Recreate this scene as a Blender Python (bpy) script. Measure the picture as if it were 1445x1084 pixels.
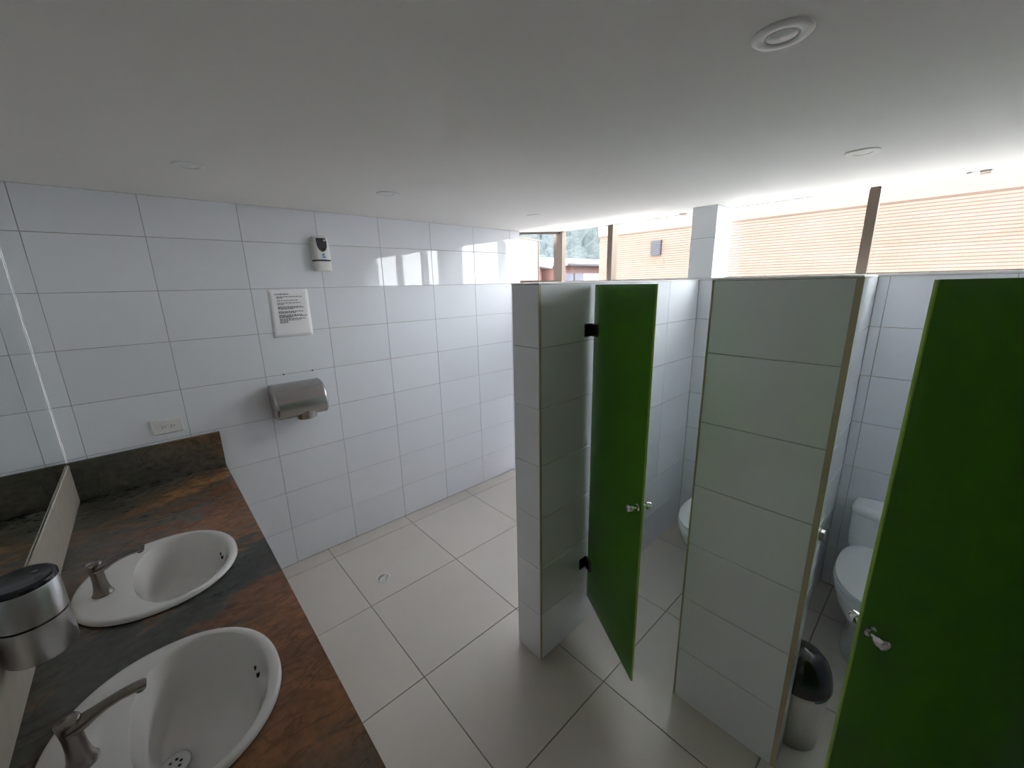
import bpy, math, random
from mathutils import Matrix, Vector
random.seed(7)
PI = math.pi
for o in list(bpy.data.objects): bpy.data.objects.remove(o)
scn = bpy.context.scene
COL = scn.collection

# ------------------------------------------------------------------ camera
CAMROT = ((0.7371296, -0.6754153, -0.0213085), (-0.1782966, -0.1639789, -0.9702171), (0.6518054, 0.718975, -0.2412979))
cam = bpy.data.cameras.new('camera'); camo = bpy.data.objects.new('camera', cam); COL.objects.link(camo)
r, d, f = (Vector(v) for v in CAMROT)
f.normalize(); r = (r - f * r.dot(f)).normalized(); u = r.cross(f)
camo.matrix_world = Matrix(((r.x, u.x, -f.x, 0.30896), (r.y, u.y, -f.y, -2.65445), (r.z, u.z, -f.z, 1.74386), (0, 0, 0, 1)))
cam.sensor_width = 36; cam.sensor_fit = 'HORIZONTAL'; cam.lens = 565.07 / 1445 * 36; cam.clip_start = 0.02; cam.clip_end = 500
scn.camera = camo

# ------------------------------------------------------------------ sky, exposure
w = bpy.data.worlds.new('overcast_sky'); scn.world = w; w.use_nodes = True
bg = w.node_tree.nodes['Background']
bg.inputs['Color'].default_value = (0.93, 0.96, 1.0, 1); bg.inputs['Strength'].default_value = 13.0
scn.view_settings.view_transform = 'Standard'; scn.view_settings.look = 'None'
scn.cycles.max_bounces = 20; scn.cycles.diffuse_bounces = 12; scn.cycles.glossy_bounces = 8; scn.cycles.transparent_max_bounces = 12
scn.view_settings.exposure = 0.25; scn.view_settings.gamma = 1; scn.view_settings.use_curve_mapping = False

# ------------------------------------------------------------------ materials
MATS = {}
def mat(name, color, rough=0.5, metal=0.0, spec=0.5, noise=None, bump=None, rand=0.0, coat=0.0):
    """noise=(scale, amount) varies the colour, bump=(scale, strength, distance); rand varies from object to object"""
    m = bpy.data.materials.new(name); m.use_nodes = True; nt = m.node_tree; b = nt.nodes['Principled BSDF']
    c = tuple(color) + (1,)
    b.inputs['Base Color'].default_value = c; b.inputs['Roughness'].default_value = rough
    b.inputs['Metallic'].default_value = metal; b.inputs['Specular IOR Level'].default_value = spec
    b.inputs['Coat Weight'].default_value = coat
    tc = nt.nodes.new('ShaderNodeTexCoord')
    last = None
    if noise:
        n = nt.nodes.new('ShaderNodeTexNoise'); n.inputs['Scale'].default_value = noise[0]; n.inputs['Detail'].default_value = 5
        nt.links.new(tc.outputs['Object'], n.inputs['Vector'])
        mx = nt.nodes.new('ShaderNodeMix'); mx.data_type = 'RGBA'
        a = noise[1]
        mx.inputs['A'].default_value = tuple(x * (1 - a) for x in color) + (1,)
        mx.inputs['B'].default_value = tuple(min(1, x * (1 + a)) for x in color) + (1,)
        nt.links.new(n.outputs['Fac'], mx.inputs['Factor']); last = mx.outputs['Result']
    if rand:
        oi = nt.nodes.new('ShaderNodeObjectInfo'); mr = nt.nodes.new('ShaderNodeMapRange')
        mr.inputs['To Min'].default_value = 1 - rand; mr.inputs['To Max'].default_value = 1 + rand
        nt.links.new(oi.outputs['Random'], mr.inputs['Value'])
        hs = nt.nodes.new('ShaderNodeHueSaturation'); nt.links.new(mr.outputs['Result'], hs.inputs['Value'])
        if last: nt.links.new(last, hs.inputs['Color'])
        else: hs.inputs['Color'].default_value = c
        last = hs.outputs['Color']
    if last: nt.links.new(last, b.inputs['Base Color'])
    if bump:
        n2 = nt.nodes.new('ShaderNodeTexNoise'); n2.inputs['Scale'].default_value = bump[0]; n2.inputs['Detail'].default_value = 2
        nt.links.new(tc.outputs['Object'], n2.inputs['Vector'])
        bp = nt.nodes.new('ShaderNodeBump'); bp.inputs['Strength'].default_value = bump[1]; bp.inputs['Distance'].default_value = bump[2]
        nt.links.new(n2.outputs['Fac'], bp.inputs['Height']); nt.links.new(bp.outputs['Normal'], b.inputs['Normal'])
    MATS[name] = m
    return m
TILE = mat('white_glazed_tile', (0.835, 0.862, 0.91), 0.03, bump=(5, 0.05, 0.004), rand=0.02)
GROUT = mat('grey_grout', (0.42, 0.41, 0.40), 0.9, noise=(30, 0.15))
FLOORM = mat('beige_porcelain', (0.70, 0.645, 0.585), 0.15, noise=(3, 0.05), rand=0.025)
FGROUT = mat('brown_grout', (0.26, 0.23, 0.2), 0.9, noise=(30, 0.2))
PLASTER = mat('white_plaster', (0.85, 0.825, 0.79), 0.9, noise=(2, 0.015), bump=(60, 0.05, 0.002))
GREYWALL = mat('grey_painted_wall', (0.40, 0.385, 0.37), 0.7, noise=(2, 0.04))
TRIM = mat('tan_edge_trim', (0.50, 0.42, 0.29), 0.4, noise=(15, 0.08))
CAPM = mat('white_sill_cap', (0.8, 0.8, 0.8), 0.3, noise=(10, 0.02))
ALU = mat('bronze_aluminium', (0.16, 0.125, 0.10), 0.38, metal=0.35, noise=(12, 0.04))
CERAMIC = mat('white_ceramic', (0.74, 0.72, 0.70), 0.06, noise=(4, 0.01), coat=0.3)
TOILETC = mat('toilet_porcelain', (0.80, 0.82, 0.83), 0.08, noise=(4, 0.01), coat=0.3)
STEEL = mat('brushed_steel', (0.42, 0.40, 0.385), 0.27, metal=1, noise=(40, 0.06))
BSTEEL = mat('satin_steel', (0.66, 0.66, 0.66), 0.3, metal=1, noise=(40, 0.05))
NICKEL = mat('brushed_nickel', (0.32, 0.285, 0.265), 0.24, metal=1, noise=(30, 0.05))
CHROME = mat('chrome', (0.75, 0.75, 0.75), 0.08, metal=1, noise=(5, 0.01))
DARKCHROME = mat('dark_chrome', (0.12, 0.11, 0.11), 0.25, metal=0.8, noise=(9, 0.05))
BLACKP = mat('black_plastic', (0.012, 0.012, 0.015), 0.18, noise=(9, 0.05))
HOLE = mat('dark_opening', (0.01, 0.01, 0.01), 0.8, noise=(9, 0.05))
WHITEP = mat('white_plastic', (0.84, 0.835, 0.81), 0.35, noise=(9, 0.015))
PAPER = mat('white_paper', (0.93, 0.93, 0.94), 0.75, noise=(25, 0.02), bump=(12, 0.15, 0.004))
INK = mat('black_ink', (0.02, 0.02, 0.022), 0.8, noise=(9, 0.05))
GREYP = mat('dark_grey_plastic', (0.075, 0.07, 0.08), 0.18, noise=(9, 0.05))
BLUEP = mat('blue_print', (0.06, 0.24, 0.55), 0.5, noise=(9, 0.05))
NAVY = mat('navy_print', (0.03, 0.05, 0.10), 0.4, noise=(9, 0.05))
LENS = mat('frosted_lamp_lens', (0.80, 0.79, 0.77), 0.35, noise=(9, 0.01))
LAMPRING = mat('white_lamp_ring', (0.82, 0.81, 0.79), 0.4, noise=(9, 0.01))
PALE = mat('pale_beige_stone', (0.50, 0.45, 0.38), 0.25, noise=(18, 0.12))
MIRROR = mat('mirror_silver', (0.86, 0.90, 0.89), 0.015, metal=1, noise=(3, 0.01))
BEIGEB = mat('pale_concrete', (0.130, 0.090, 0.066), 0.85, noise=(1.5, 0.08))
SALMON = mat('salmon_render', (0.15, 0.075, 0.065), 0.85, noise=(2, 0.08))
ROOFW = mat('white_roof_sheet', (0.45, 0.45, 0.46), 0.5, noise=(2, 0.03))
PURPLEG = mat('bluish_window_glass', (0.05, 0.05, 0.085), 0.35, noise=(2, 0.05))
DARKM = mat('dark_grey_metal', (0.014, 0.014, 0.02), 0.6, noise=(5, 0.05))
ASPHALT = mat('concrete_yard', (0.075, 0.073, 0.07), 0.9, noise=(0.6, 0.12))
WOOD = mat('white_cabinet_panel', (0.62, 0.61, 0.59), 0.5, noise=(5, 0.03))
LIDSTICK = mat('teal_sticker', (0.02, 0.16, 0.18), 0.5, noise=(9, 0.05))

def granite():
    """slab stone: rust and slate bands that wander across the counter, streaked, with dark fissures and pale flecks"""
    m = bpy.data.materials.new('rust_green_granite'); m.use_nodes = True; nt = m.node_tree; b = nt.nodes['Principled BSDF']
    L = nt.links.new
    def math_(op, a, b_=None):
        k = nt.nodes.new('ShaderNodeMath'); k.operation = op
        for i_, q in enumerate((a, b_)):
            if q is None: continue
            if isinstance(q, (int, float)): k.inputs[i_].default_value = q
            else: L(q, k.inputs[i_])
        return k.outputs[0]
    def noise_(vec, sc, det, dist=0.0, rough=0.55):
        k = nt.nodes.new('ShaderNodeTexNoise'); k.inputs['Scale'].default_value = sc; k.inputs['Detail'].default_value = det; k.inputs['Distortion'].default_value = dist; k.inputs['Roughness'].default_value = rough
        L(vec, k.inputs['Vector']); return k.outputs['Fac']
    def ramp(fac, stops):
        k = nt.nodes.new('ShaderNodeValToRGB'); e = k.color_ramp.elements
        e[0].position, e[1].position = stops[0][0], stops[-1][0]; e[0].color = stops[0][1] + (1,); e[1].color = stops[-1][1] + (1,)
        for p_, c_ in stops[1:-1]: x_ = e.new(p_); x_.color = c_ + (1,)
        L(fac, k.inputs['Fac']); return k.outputs['Color']
    tc = nt.nodes.new('ShaderNodeTexCoord'); sp = nt.nodes.new('ShaderNodeSeparateXYZ'); L(tc.outputs['Object'], sp.inputs[0])
    mp = nt.nodes.new('ShaderNodeMapping'); mp.inputs['Rotation'].default_value = (0, 0, math.radians(-32)); mp.inputs['Scale'].default_value = (1.0, 2.6, 2.0)
    L(tc.outputs['Object'], mp.inputs['Vector'])
    big = noise_(mp.outputs['Vector'], 2.6, 7, 0.6, 0.6); fine = noise_(mp.outputs['Vector'], 9.0, 8, 1.0, 0.65)
    # band coordinate: metres from the tiled wall, slanted and bent
    v = math_('MULTIPLY', sp.outputs['Y'], -1.0); v = math_('ADD', v, math_('MULTIPLY', sp.outputs['X'], 0.55)); v = math_('ADD', v, math_('MULTIPLY', sp.outputs['Z'], 0.3))
    v = math_('ADD', v, math_('MULTIPLY', math_('SUBTRACT', big, 0.5), 0.95)); v = math_('ADD', v, math_('MULTIPLY', math_('SUBTRACT', fine, 0.5), 0.30))
    v = math_('DIVIDE', math_('SUBTRACT', v, 0.2), 2.6)
    SL = (0.066, 0.064, 0.052); SL2 = (0.115, 0.105, 0.085); DG = (0.036, 0.040, 0.032); BR = (0.160, 0.105, 0.064); RU = (0.27, 0.118, 0.046); OR = (0.38, 0.20, 0.085); RB = (0.18, 0.080, 0.038)
    c1 = ramp(v, [(0.0, SL), (0.10, SL2), (0.15, BR), (0.185, OR), (0.215, BR), (0.25, SL2), (0.30, RB), (0.36, RU), (0.41, BR), (0.45, RU), (0.48, SL), (0.52, DG), (0.58, SL), (0.61, RB), (0.68, RU), (0.74, RB), (0.80, RU), (0.88, BR), (1.0, SL)])
    # the side towards the mirror is greener and darker
    gx = nt.nodes.new('ShaderNodeMapRange'); gx.inputs['From Min'].default_value = 0.02; gx.inputs['From Max'].default_value = 0.30; gx.inputs['To Min'].default_value = 0.75; gx.inputs['To Max'].default_value = 0.0
    L(math_('ADD', sp.outputs['X'], math_('MULTIPLY', math_('SUBTRACT', big, 0.5), 0.5)), gx.inputs['Value'])
    mg = nt.nodes.new('ShaderNodeMix'); mg.data_type = 'RGBA'; mg.inputs['B'].default_value = (0.075, 0.074, 0.056, 1); L(gx.outputs[0], mg.inputs['Factor']); L(c1, mg.inputs['A'])
    fis = ramp(noise_(mp.outputs['Vector'], 4.2, 6, 1.2), [(0.47, (1, 1, 1)), (0.497, (0.45, 0.42, 0.4)), (0.52, (1, 1, 1))])
    mu = nt.nodes.new('ShaderNodeMix'); mu.data_type = 'RGBA'; mu.blend_type = 'MULTIPLY'; mu.inputs['Factor'].default_value = 0.7
    L(mg.outputs['Result'], mu.inputs['A']); L(fis, mu.inputs['B'])
    r2 = nt.nodes.new('ShaderNodeMapRange'); r2.inputs['From Min'].default_value = 0.3; r2.inputs['From Max'].default_value = 0.7; r2.inputs['To Min'].default_value = 0.72; r2.inputs['To Max'].default_value = 1.3
    L(noise_(tc.outputs['Object'], 38, 6), r2.inputs['Value'])
    hs = nt.nodes.new('ShaderNodeHueSaturation'); L(mu.outputs['Result'], hs.inputs['Color']); L(r2.outputs['Result'], hs.inputs['Value'])
    vo = nt.nodes.new('ShaderNodeTexVoronoi'); vo.inputs['Scale'].default_value = 34; L(tc.outputs['Object'], vo.inputs['Vector'])
    lt = math_('LESS_THAN', vo.outputs['Distance'], 0.045)
    mf = nt.nodes.new('ShaderNodeMix'); mf.data_type = 'RGBA'; mf.inputs['B'].default_value = (0.3, 0.25, 0.2, 1)
    L(lt, mf.inputs['Factor']); L(hs.outputs['Color'], mf.inputs['A'])
    L(mf.outputs['Result'], b.inputs['Base Color']); b.inputs['Roughness'].default_value = 0.2
    return m
GRANITE = granite()

def green_glass():
    """Back-painted green glass: mostly opaque, a little light comes through; polished face."""
    m = bpy.data.materials.new('green_glass'); m.use_nodes = True; nt = m.node_tree; L = nt.links.new
    out = nt.nodes['Material Output']; nt.nodes.remove(nt.nodes['Principled BSDF'])
    n = nt.nodes.new('ShaderNodeTexNoise'); n.inputs['Scale'].default_value = 1.5
    tc = nt.nodes.new('ShaderNodeTexCoord'); L(tc.outputs['Object'], n.inputs['Vector'])
    mx = nt.nodes.new('ShaderNodeMix'); mx.data_type = 'RGBA'; mx.inputs['A'].default_value = (0.052, 0.20, 0.003, 1); mx.inputs['B'].default_value = (0.060, 0.225, 0.004, 1)
    L(n.outputs['Fac'], mx.inputs['Factor'])
    di = nt.nodes.new('ShaderNodeBsdfDiffuse'); tr = nt.nodes.new('ShaderNodeBsdfTranslucent')
    L(mx.outputs['Result'], di.inputs['Color']); tr.inputs['Color'].default_value = (0.14, 0.50, 0.006, 1)
    a = nt.nodes.new('ShaderNodeMixShader'); a.inputs['Fac'].default_value = 0.05
    L(di.outputs[0], a.inputs[1]); L(tr.outputs[0], a.inputs[2])
    gl = nt.nodes.new('ShaderNodeBsdfGlossy'); gl.inputs['Roughness'].default_value = 0.12
    fr = nt.nodes.new('ShaderNodeFresnel'); fr.inputs['IOR'].default_value = 1.5
    b = nt.nodes.new('ShaderNodeMixShader'); L(fr.outputs[0], b.inputs['Fac']); L(a.outputs[0], b.inputs[1]); L(gl.outputs[0], b.inputs[2])
    L(b.outputs[0], out.inputs['Surface'])
    return m
GREEN = green_glass()
GREENEDGE = mat('bright_green_glass_edge', (0.30, 0.50, 0.06), 0.25, noise=(6, 0.05))

def pane_mat(name, tint, fac):
    m = bpy.data.materials.new(name); m.use_nodes = True; nt = m.node_tree; L = nt.links.new
    out = nt.nodes['Material Output']; nt.nodes.remove(nt.nodes['Principled BSDF'])
    t = nt.nodes.new('ShaderNodeBsdfTransparent'); t.inputs['Color'].default_value = tint + (1,)
    g = nt.nodes.new('ShaderNodeBsdfGlossy'); g.inputs['Roughness'].default_value = 0.02
    x = nt.nodes.new('ShaderNodeMixShader'); x.inputs['Fac'].default_value = fac
    L(t.outputs[0], x.inputs[1]); L(g.outputs[0], x.inputs[2]); L(x.outputs[0], out.inputs['Surface'])
    return m
GLASS = pane_mat('clear_window_glass', (0.97, 0.98, 0.97), 0.05)
def sky_white():  # milky white stands in for bright sky reflected in the sash glass
    m = bpy.data.materials.new('sky_white_glass'); m.use_nodes = True; nt = m.node_tree; L = nt.links.new
    out = nt.nodes['Material Output']; nt.nodes.remove(nt.nodes['Principled BSDF'])
    t = nt.nodes.new('ShaderNodeBsdfTranslucent'); g = nt.nodes.new('ShaderNodeBsdfGlossy'); g.inputs['Roughness'].default_value = 0.2
    n = nt.nodes.new('ShaderNodeTexNoise'); n.inputs['Scale'].default_value = 40
    c = nt.nodes.new('ShaderNodeMix'); c.data_type = 'RGBA'; c.inputs['A'].default_value = (0.40, 0.41, 0.42, 1); c.inputs['B'].default_value = (0.46, 0.47, 0.48, 1)
    L(n.outputs['Fac'], c.inputs['Factor']); L(c.outputs['Result'], t.inputs['Color'])
    x = nt.nodes.new('ShaderNodeMixShader'); x.inputs['Fac'].default_value = 0.12
    L(t.outputs[0], x.inputs[1]); L(g.outputs[0], x.inputs[2]); L(x.outputs[0], out.inputs['Surface'])
    return m
SASHGLASS = sky_white()

def brick_mat():
    """thin long bricks: deep shadowed bed joints every 48 mm, tight upright joints"""
    m = bpy.data.materials.new('thin_orange_brick'); m.use_nodes = True; nt = m.node_tree; b = nt.nodes['Principled BSDF']; L = nt.links.new
    tc = nt.nodes.new('ShaderNodeTexCoord'); sp = nt.nodes.new('ShaderNodeSeparateXYZ'); cb = nt.nodes.new('ShaderNodeCombineXYZ')
    L(tc.outputs['Object'], sp.inputs[0]); L(sp.outputs['Y'], cb.inputs['X']); L(sp.outputs['Z'], cb.inputs['Y'])
    bt = nt.nodes.new('ShaderNodeTexBrick'); L(cb.outputs[0], bt.inputs['Vector'])
    bt.inputs['Scale'].default_value = 1; bt.inputs['Brick Width'].default_value = 0.38; bt.inputs['Row Height'].default_value = 0.048
    bt.inputs['Mortar Size'].default_value = 0.003; bt.inputs['Bias'].default_value = -0.1
    bt.inputs['Color1'].default_value = (0.130, 0.092, 0.069, 1); bt.inputs['Color2'].default_value = (0.116, 0.076, 0.056, 1); bt.inputs['Mortar'].default_value = (0.112, 0.075, 0.056, 1)
    dv = nt.nodes.new('ShaderNodeMath'); dv.operation = 'DIVIDE'; dv.inputs[1].default_value = 0.048; L(sp.outputs['Z'], dv.inputs[0])
    fr = nt.nodes.new('ShaderNodeMath'); fr.operation = 'FRACT'; L(dv.outputs[0], fr.inputs[0])
    rp = nt.nodes.new('ShaderNodeValToRGB'); e = rp.color_ramp.elements; e[0].position = 0.0; e[0].color = (1, 1, 1, 1); e[1].position = 0.30; e[1].color = (0, 0, 0, 1); x = e.new(0.18); x.color = (1, 1, 1, 1)
    L(fr.outputs[0], rp.inputs['Fac'])
    mj = nt.nodes.new('ShaderNodeMix'); mj.data_type = 'RGBA'; mj.inputs['B'].default_value = (0.066, 0.031, 0.025, 1); L(bt.outputs['Color'], mj.inputs['A']); L(rp.outputs['Color'], mj.inputs['Factor'])
    n = nt.nodes.new('ShaderNodeTexNoise'); n.inputs['Scale'].default_value = 1.2; n.inputs['Detail'].default_value = 6; L(tc.outputs['Object'], n.inputs['Vector'])
    mr = nt.nodes.new('ShaderNodeMapRange'); mr.inputs['To Min'].default_value = 0.8; mr.inputs['To Max'].default_value = 1.2; L(n.outputs['Fac'], mr.inputs['Value'])
    hs = nt.nodes.new('ShaderNodeHueSaturation'); L(mj.outputs['Result'], hs.inputs['Color']); L(mr.outputs[0], hs.inputs['Value'])
    L(hs.outputs[0], b.inputs['Base Color']); b.inputs['Roughness'].default_value = 0.9
    bp = nt.nodes.new('ShaderNodeBump'); bp.inputs['Strength'].default_value = 0.5; bp.inputs['Distance'].default_value = 0.01; bp.invert = True
    L(rp.outputs['Color'], bp.inputs['Height']); L(bp.outputs[0], b.inputs['Normal'])
    return m
BRICK = brick_mat()
def foliage_mat():
    m = mat('hazy_green_foliage', (0.021, 0.031, 0.033), 0.9, noise=(0.35, 0.5), bump=(1.2, 1.0, 0.6))  # bluish tint of distance haze is put into the leaf colour
    return m
FOLIAGE = foliage_mat()

# ------------------------------------------------------------------ mesh helpers
def mesh(name, v, fcs, smooth=False):
    me = bpy.data.meshes.new(name); me.from_pydata([tuple(p) for p in v], [], fcs); me.update()
    if smooth:
        for p in me.polygons: p.use_smooth = True
    return me
def obj(name, me, m, parent=None, loc=(0, 0, 0), rot=(0, 0, 0)):
    o = bpy.data.objects.new(name, me); COL.objects.link(o)
    if m is not None and not me.materials: me.materials.append(m)
    o.location = loc; o.rotation_euler = rot
    if parent: o.parent = parent
    return o
def empty(name, loc=(0, 0, 0), rotz=0):
    o = bpy.data.objects.new(name, None); COL.objects.link(o); o.location = loc; o.rotation_euler = (0, 0, rotz); o.empty_display_size = 0.05
    return o
def tag(o, label, cat, group=None):
    o['label'] = label; o['category'] = cat
    if group: o['group'] = group
    return o
def struct(o, label=None):
    o['kind'] = 'structure'
    if label: o['label'] = label
    return o
class MB:
    def __init__(s): s.v = []; s.f = []; s.sm = []
    def add(s, v, f, smooth=False):
        n = len(s.v); s.v += [tuple(p) for p in v]; s.f += [[i + n for i in q] for q in f]; s.sm += [smooth] * len(f); return s
    def box(s, a, b, ch=0.0):
        x0, y0, z0 = a; x1, y1, z1 = b
        if ch <= 0:
            return s.add([(x0, y0, z0), (x1, y0, z0), (x1, y1, z0), (x0, y1, z0), (x0, y0, z1), (x1, y0, z1), (x1, y1, z1), (x0, y1, z1)],
                         [(3, 2, 1, 0), (4, 5, 6, 7), (0, 1, 5, 4), (1, 2, 6, 5), (2, 3, 7, 6), (3, 0, 4, 7)])
        def ring(z, i):
            return [(x0 + i, y0 + i, z), (x1 - i, y0 + i, z), (x1 - i, y1 - i, z), (x0 + i, y1 - i, z)]
        return s.loft([ring(z0, ch), ring(z0 + ch, 0), ring(z1 - ch, 0), ring(z1, ch)], caps=True)
    def loft(s, rings, caps=True, closed=True, smooth=False):
        n = len(rings[0]); v = [p for r in rings for p in r]; f = []
        for i in range(len(rings) - 1):
            for j in range(n if closed else n - 1):
                k = (j + 1) % n
                f.append((i * n + j, i * n + k, (i + 1) * n + k, (i + 1) * n + j))
        s.add(v, f, smooth)
        if caps:
            s.add(rings[0], [tuple(range(n))[::-1]]); s.add(rings[-1], [tuple(range(n))])
        return s
    def lathe(s, prof, n=32, c=(0, 0, 0), smooth=True, caps=True):
        return s.loft([[(c[0] + r * math.cos(2 * PI * i / n), c[1] + r * math.sin(2 * PI * i / n), c[2] + z) for i in range(n)] for r, z in prof], caps, True, smooth)
    def tube(s, pts, radii, n=14, smooth=True, flat=1.0):
        """a swept round (or flattened) bar along pts"""
        P = [Vector(p) for p in pts]; rings = []
        for i, p in enumerate(P):
            t = (P[min(i + 1, len(P) - 1)] - P[max(i - 1, 0)]).normalized()
            side = t.cross(Vector((0, 0, 1)))
            if side.length < 1e-3: side = Vector((0, 1, 0))
            side.normalize(); up = side.cross(t).normalized()
            rr = radii[i]
            rings.append([tuple(p + side * rr * math.cos(2 * PI * k / n) + up * rr * flat * math.sin(2 * PI * k / n)) for k in range(n)])
        return s.loft(rings, True, True, smooth)
    def build(s, name, m, parent=None, loc=(0, 0, 0), rot=(0, 0, 0)):
        me = mesh(name, s.v, s.f)
        for p, q in zip(me.polygons, s.sm): p.use_smooth = q
        return obj(name, me, m, parent, loc, rot)
def fix_normals(o):
    import bmesh
    bm = bmesh.new(); bm.from_mesh(o.data); bmesh.ops.remove_doubles(bm, verts=bm.verts, dist=1e-5); bmesh.ops.recalc_face_normals(bm, faces=bm.faces)
    for e_ in bm.edges:
        if len(e_.link_faces) == 2 and e_.calc_face_angle(0) > 0.7: e_.smooth = False
    bm.to_mesh(o.data); bm.free()
    return o
def box(name, a, b, m, parent=None, ch=0.0): return MB().box(a, b, ch).build(name, m, parent)

# ------------------------------------------------------------------ tiles
GAP = 0.0024; TD = 0.0030
TCACHE = {}
def tile_mesh(wd, ht, m):
    k = (round(wd, 4), round(ht, 4), m.name)
    if k not in TCACHE:
        x, z, c = wd / 2, ht / 2, 0.0012
        def ring(i, y): return [(-x + i, y, -z + i), (x - i, y, -z + i), (x - i, y, z - i), (-x + i, y, z - i)]
        mb = MB(); mb.loft([ring(0, TD), ring(0, c), ring(c, 0)], True)
        me = mesh('tile', mb.v, mb.f); me.materials.append(m); TCACHE[k] = me
    return TCACHE[k]
def tiles(parent, n, plane, ub, zb, m=TILE, name='wall_tile'):
    """lay tiles on a vertical plane; n = outward normal, plane = (coordinate), ub = breaks along the world axis, zb = breaks in z"""
    a = math.atan2(n[0], -n[1])
    for i in range(len(ub) - 1):
        for j in range(len(zb) - 1):
            u0, u1 = sorted((ub[i], ub[i + 1])); wd = u1 - u0 - GAP; ht = zb[j + 1] - zb[j] - GAP
            if wd < 0.01 or ht < 0.01: continue
            uc = (u0 + u1) / 2; zc = (zb[j] + zb[j + 1]) / 2
            loc = (uc, plane, zc) if n[0] == 0 else (plane, uc, zc)
            t = obj(name, tile_mesh(wd, ht, m), m, parent, loc, (random.uniform(-1, 1) * 0.0012, random.uniform(-1, 1) * 0.0006, a + random.uniform(-1, 1) * 0.0015))
H = 0.25; W = 0.3898; CZ = 2.188
ROW7 = [k * H for k in range(8)]
ROW9 = [k * H for k in range(9)] + [CZ]
def rng(a, b, step, org):
    """breaks from a to b at org + k*step"""
    k0 = math.ceil((a - org) / step + 1e-6); out = [a]; k = k0
    while org + k * step < b - 1e-6: out.append(org + k * step); k += 1
    out.append(b)
    return out

# ------------------------------------------------------------------ room shell
LX = -0.065; WX = 3.0; GX = 3.20; NY = -4.3
floor = struct(box('floor', (-0.3, NY - 0.2, -0.12), (3.26, 0.15, -0.0025), FGROUT))
fx = [0.972 + 0.577 * k for k in range(-2, 5)]; fy = [-0.125 - 0.577 * k for k in range(-1, 9)]
FT = {}
for i in range(len(fx) - 1):
    for j in range(len(fy) - 1):
        x0, x1 = max(fx[i], LX), min(fx[i + 1], WX); y1, y0 = min(fy[j], 0.0), max(fy[j + 1], NY)
        wd, ht = x1 - x0 - 0.004, y1 - y0 - 0.004
        if wd < 0.02 or ht < 0.02: continue
        k = (round(wd, 3), round(ht, 3))
        if k not in FT:
            mb = MB(); c = 0.0012
            def rg(i_, z): return [(-wd / 2 + i_, -ht / 2 + i_, z), (wd / 2 - i_, -ht / 2 + i_, z), (wd / 2 - i_, ht / 2 - i_, z), (-wd / 2 + i_, ht / 2 - i_, z)]
            mb.loft([rg(0, -0.003), rg(0, -c), rg(c, 0)]); FT[k] = mesh('floor_tile', mb.v, mb.f); FT[k].materials.append(FLOORM)
        obj('floor_tile', FT[k], FLOORM, floor, ((x0 + x1) / 2, (y0 + y1) / 2, 0), (random.uniform(-1, 1) * 0.0006, random.uniform(-1, 1) * 0.0006, 0))

pts = [(-0.3, 0.15), (2.84, 0.15), (3.205, -0.187), (3.205, NY - 0.2), (-0.3, NY - 0.2)]
mb = MB(); mb.loft([[(x, y, CZ) for x, y in pts], [(x, y, CZ + 0.22) for x, y in pts]])
struct(fix_normals(mb.build('ceiling', PLASTER)))

wall_far = struct(box('wall_far', (LX - 0.02, TD, 0.0), (2.842, 0.15, CZ), GROUT))
tiles(wall_far, (0, -1), 0.0, [LX, 0] + [W * k for k in range(1, 8)], ROW9)
tiles(wall_far, (0, -1), 0.0, [W * 7, 2.842], ROW9)
wall_left = struct(box('wall_left', (-0.25, NY, 0), (LX - 0.006, 0.0, CZ), PLASTER))
wall_near = struct(box('wall_near', (-0.3, NY - 0.15, 0), (3.26, NY, CZ), GREYWALL))
wall_right = struct(box('wall_right', (WX + TD, NY, 0), (3.26, 0.15, 1.745), GROUT))
YO = -2.415
tiles(wall_right, (-1, 0), WX, rng(-1.435, 0.0, W, YO), ROW7[:-1] + [1.745])
tiles(wall_right, (-1, 0), WX, rng(-2.25, -1.505, W, YO), ROW7[:-1] + [1.745])
tiles(wall_right, (-1, 0), WX, rng(-2.97, -2.372, W, YO), ROW7[:-1] + [1.745])
tiles(wall_right, (-1, 0), WX, rng(NY, -3.12, W, YO), ROW7[:-1] + [1.745])
struct(box('trim_1', (WX - 0.004, NY, 1.7455), (3.26, 0.12, 1.757), CAPM, None, 0.002))
# tiled pillar between the windows
pil = struct(box('wall_pillar', (WX + TD, -1.578 + TD, 1.7575), (3.25, -1.425, CZ), GROUT))
tiles(pil, (-1, 0), WX, [-1.578, -1.425], [1.7575, 2.0, CZ]); tiles(pil, (0, -1), -1.578, [WX, 3.25], [1.7575, 2.0, CZ])
tiles(pil, (0, 1), -1.425, [WX, 3.25], [1.7575, 2.0, CZ])
pil2 = struct(box('wall_pillar', (WX + TD, NY, 1.7575), (3.25, -3.72 - TD, CZ), GROUT))
tiles(pil2, (-1, 0), WX, rng(NY, -3.72, W, -3.72), [1.7575, 2.0, CZ]); tiles(pil2, (0, 1), -3.72, [WX, 3.25], [1.7575, 2.0, CZ])

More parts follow.
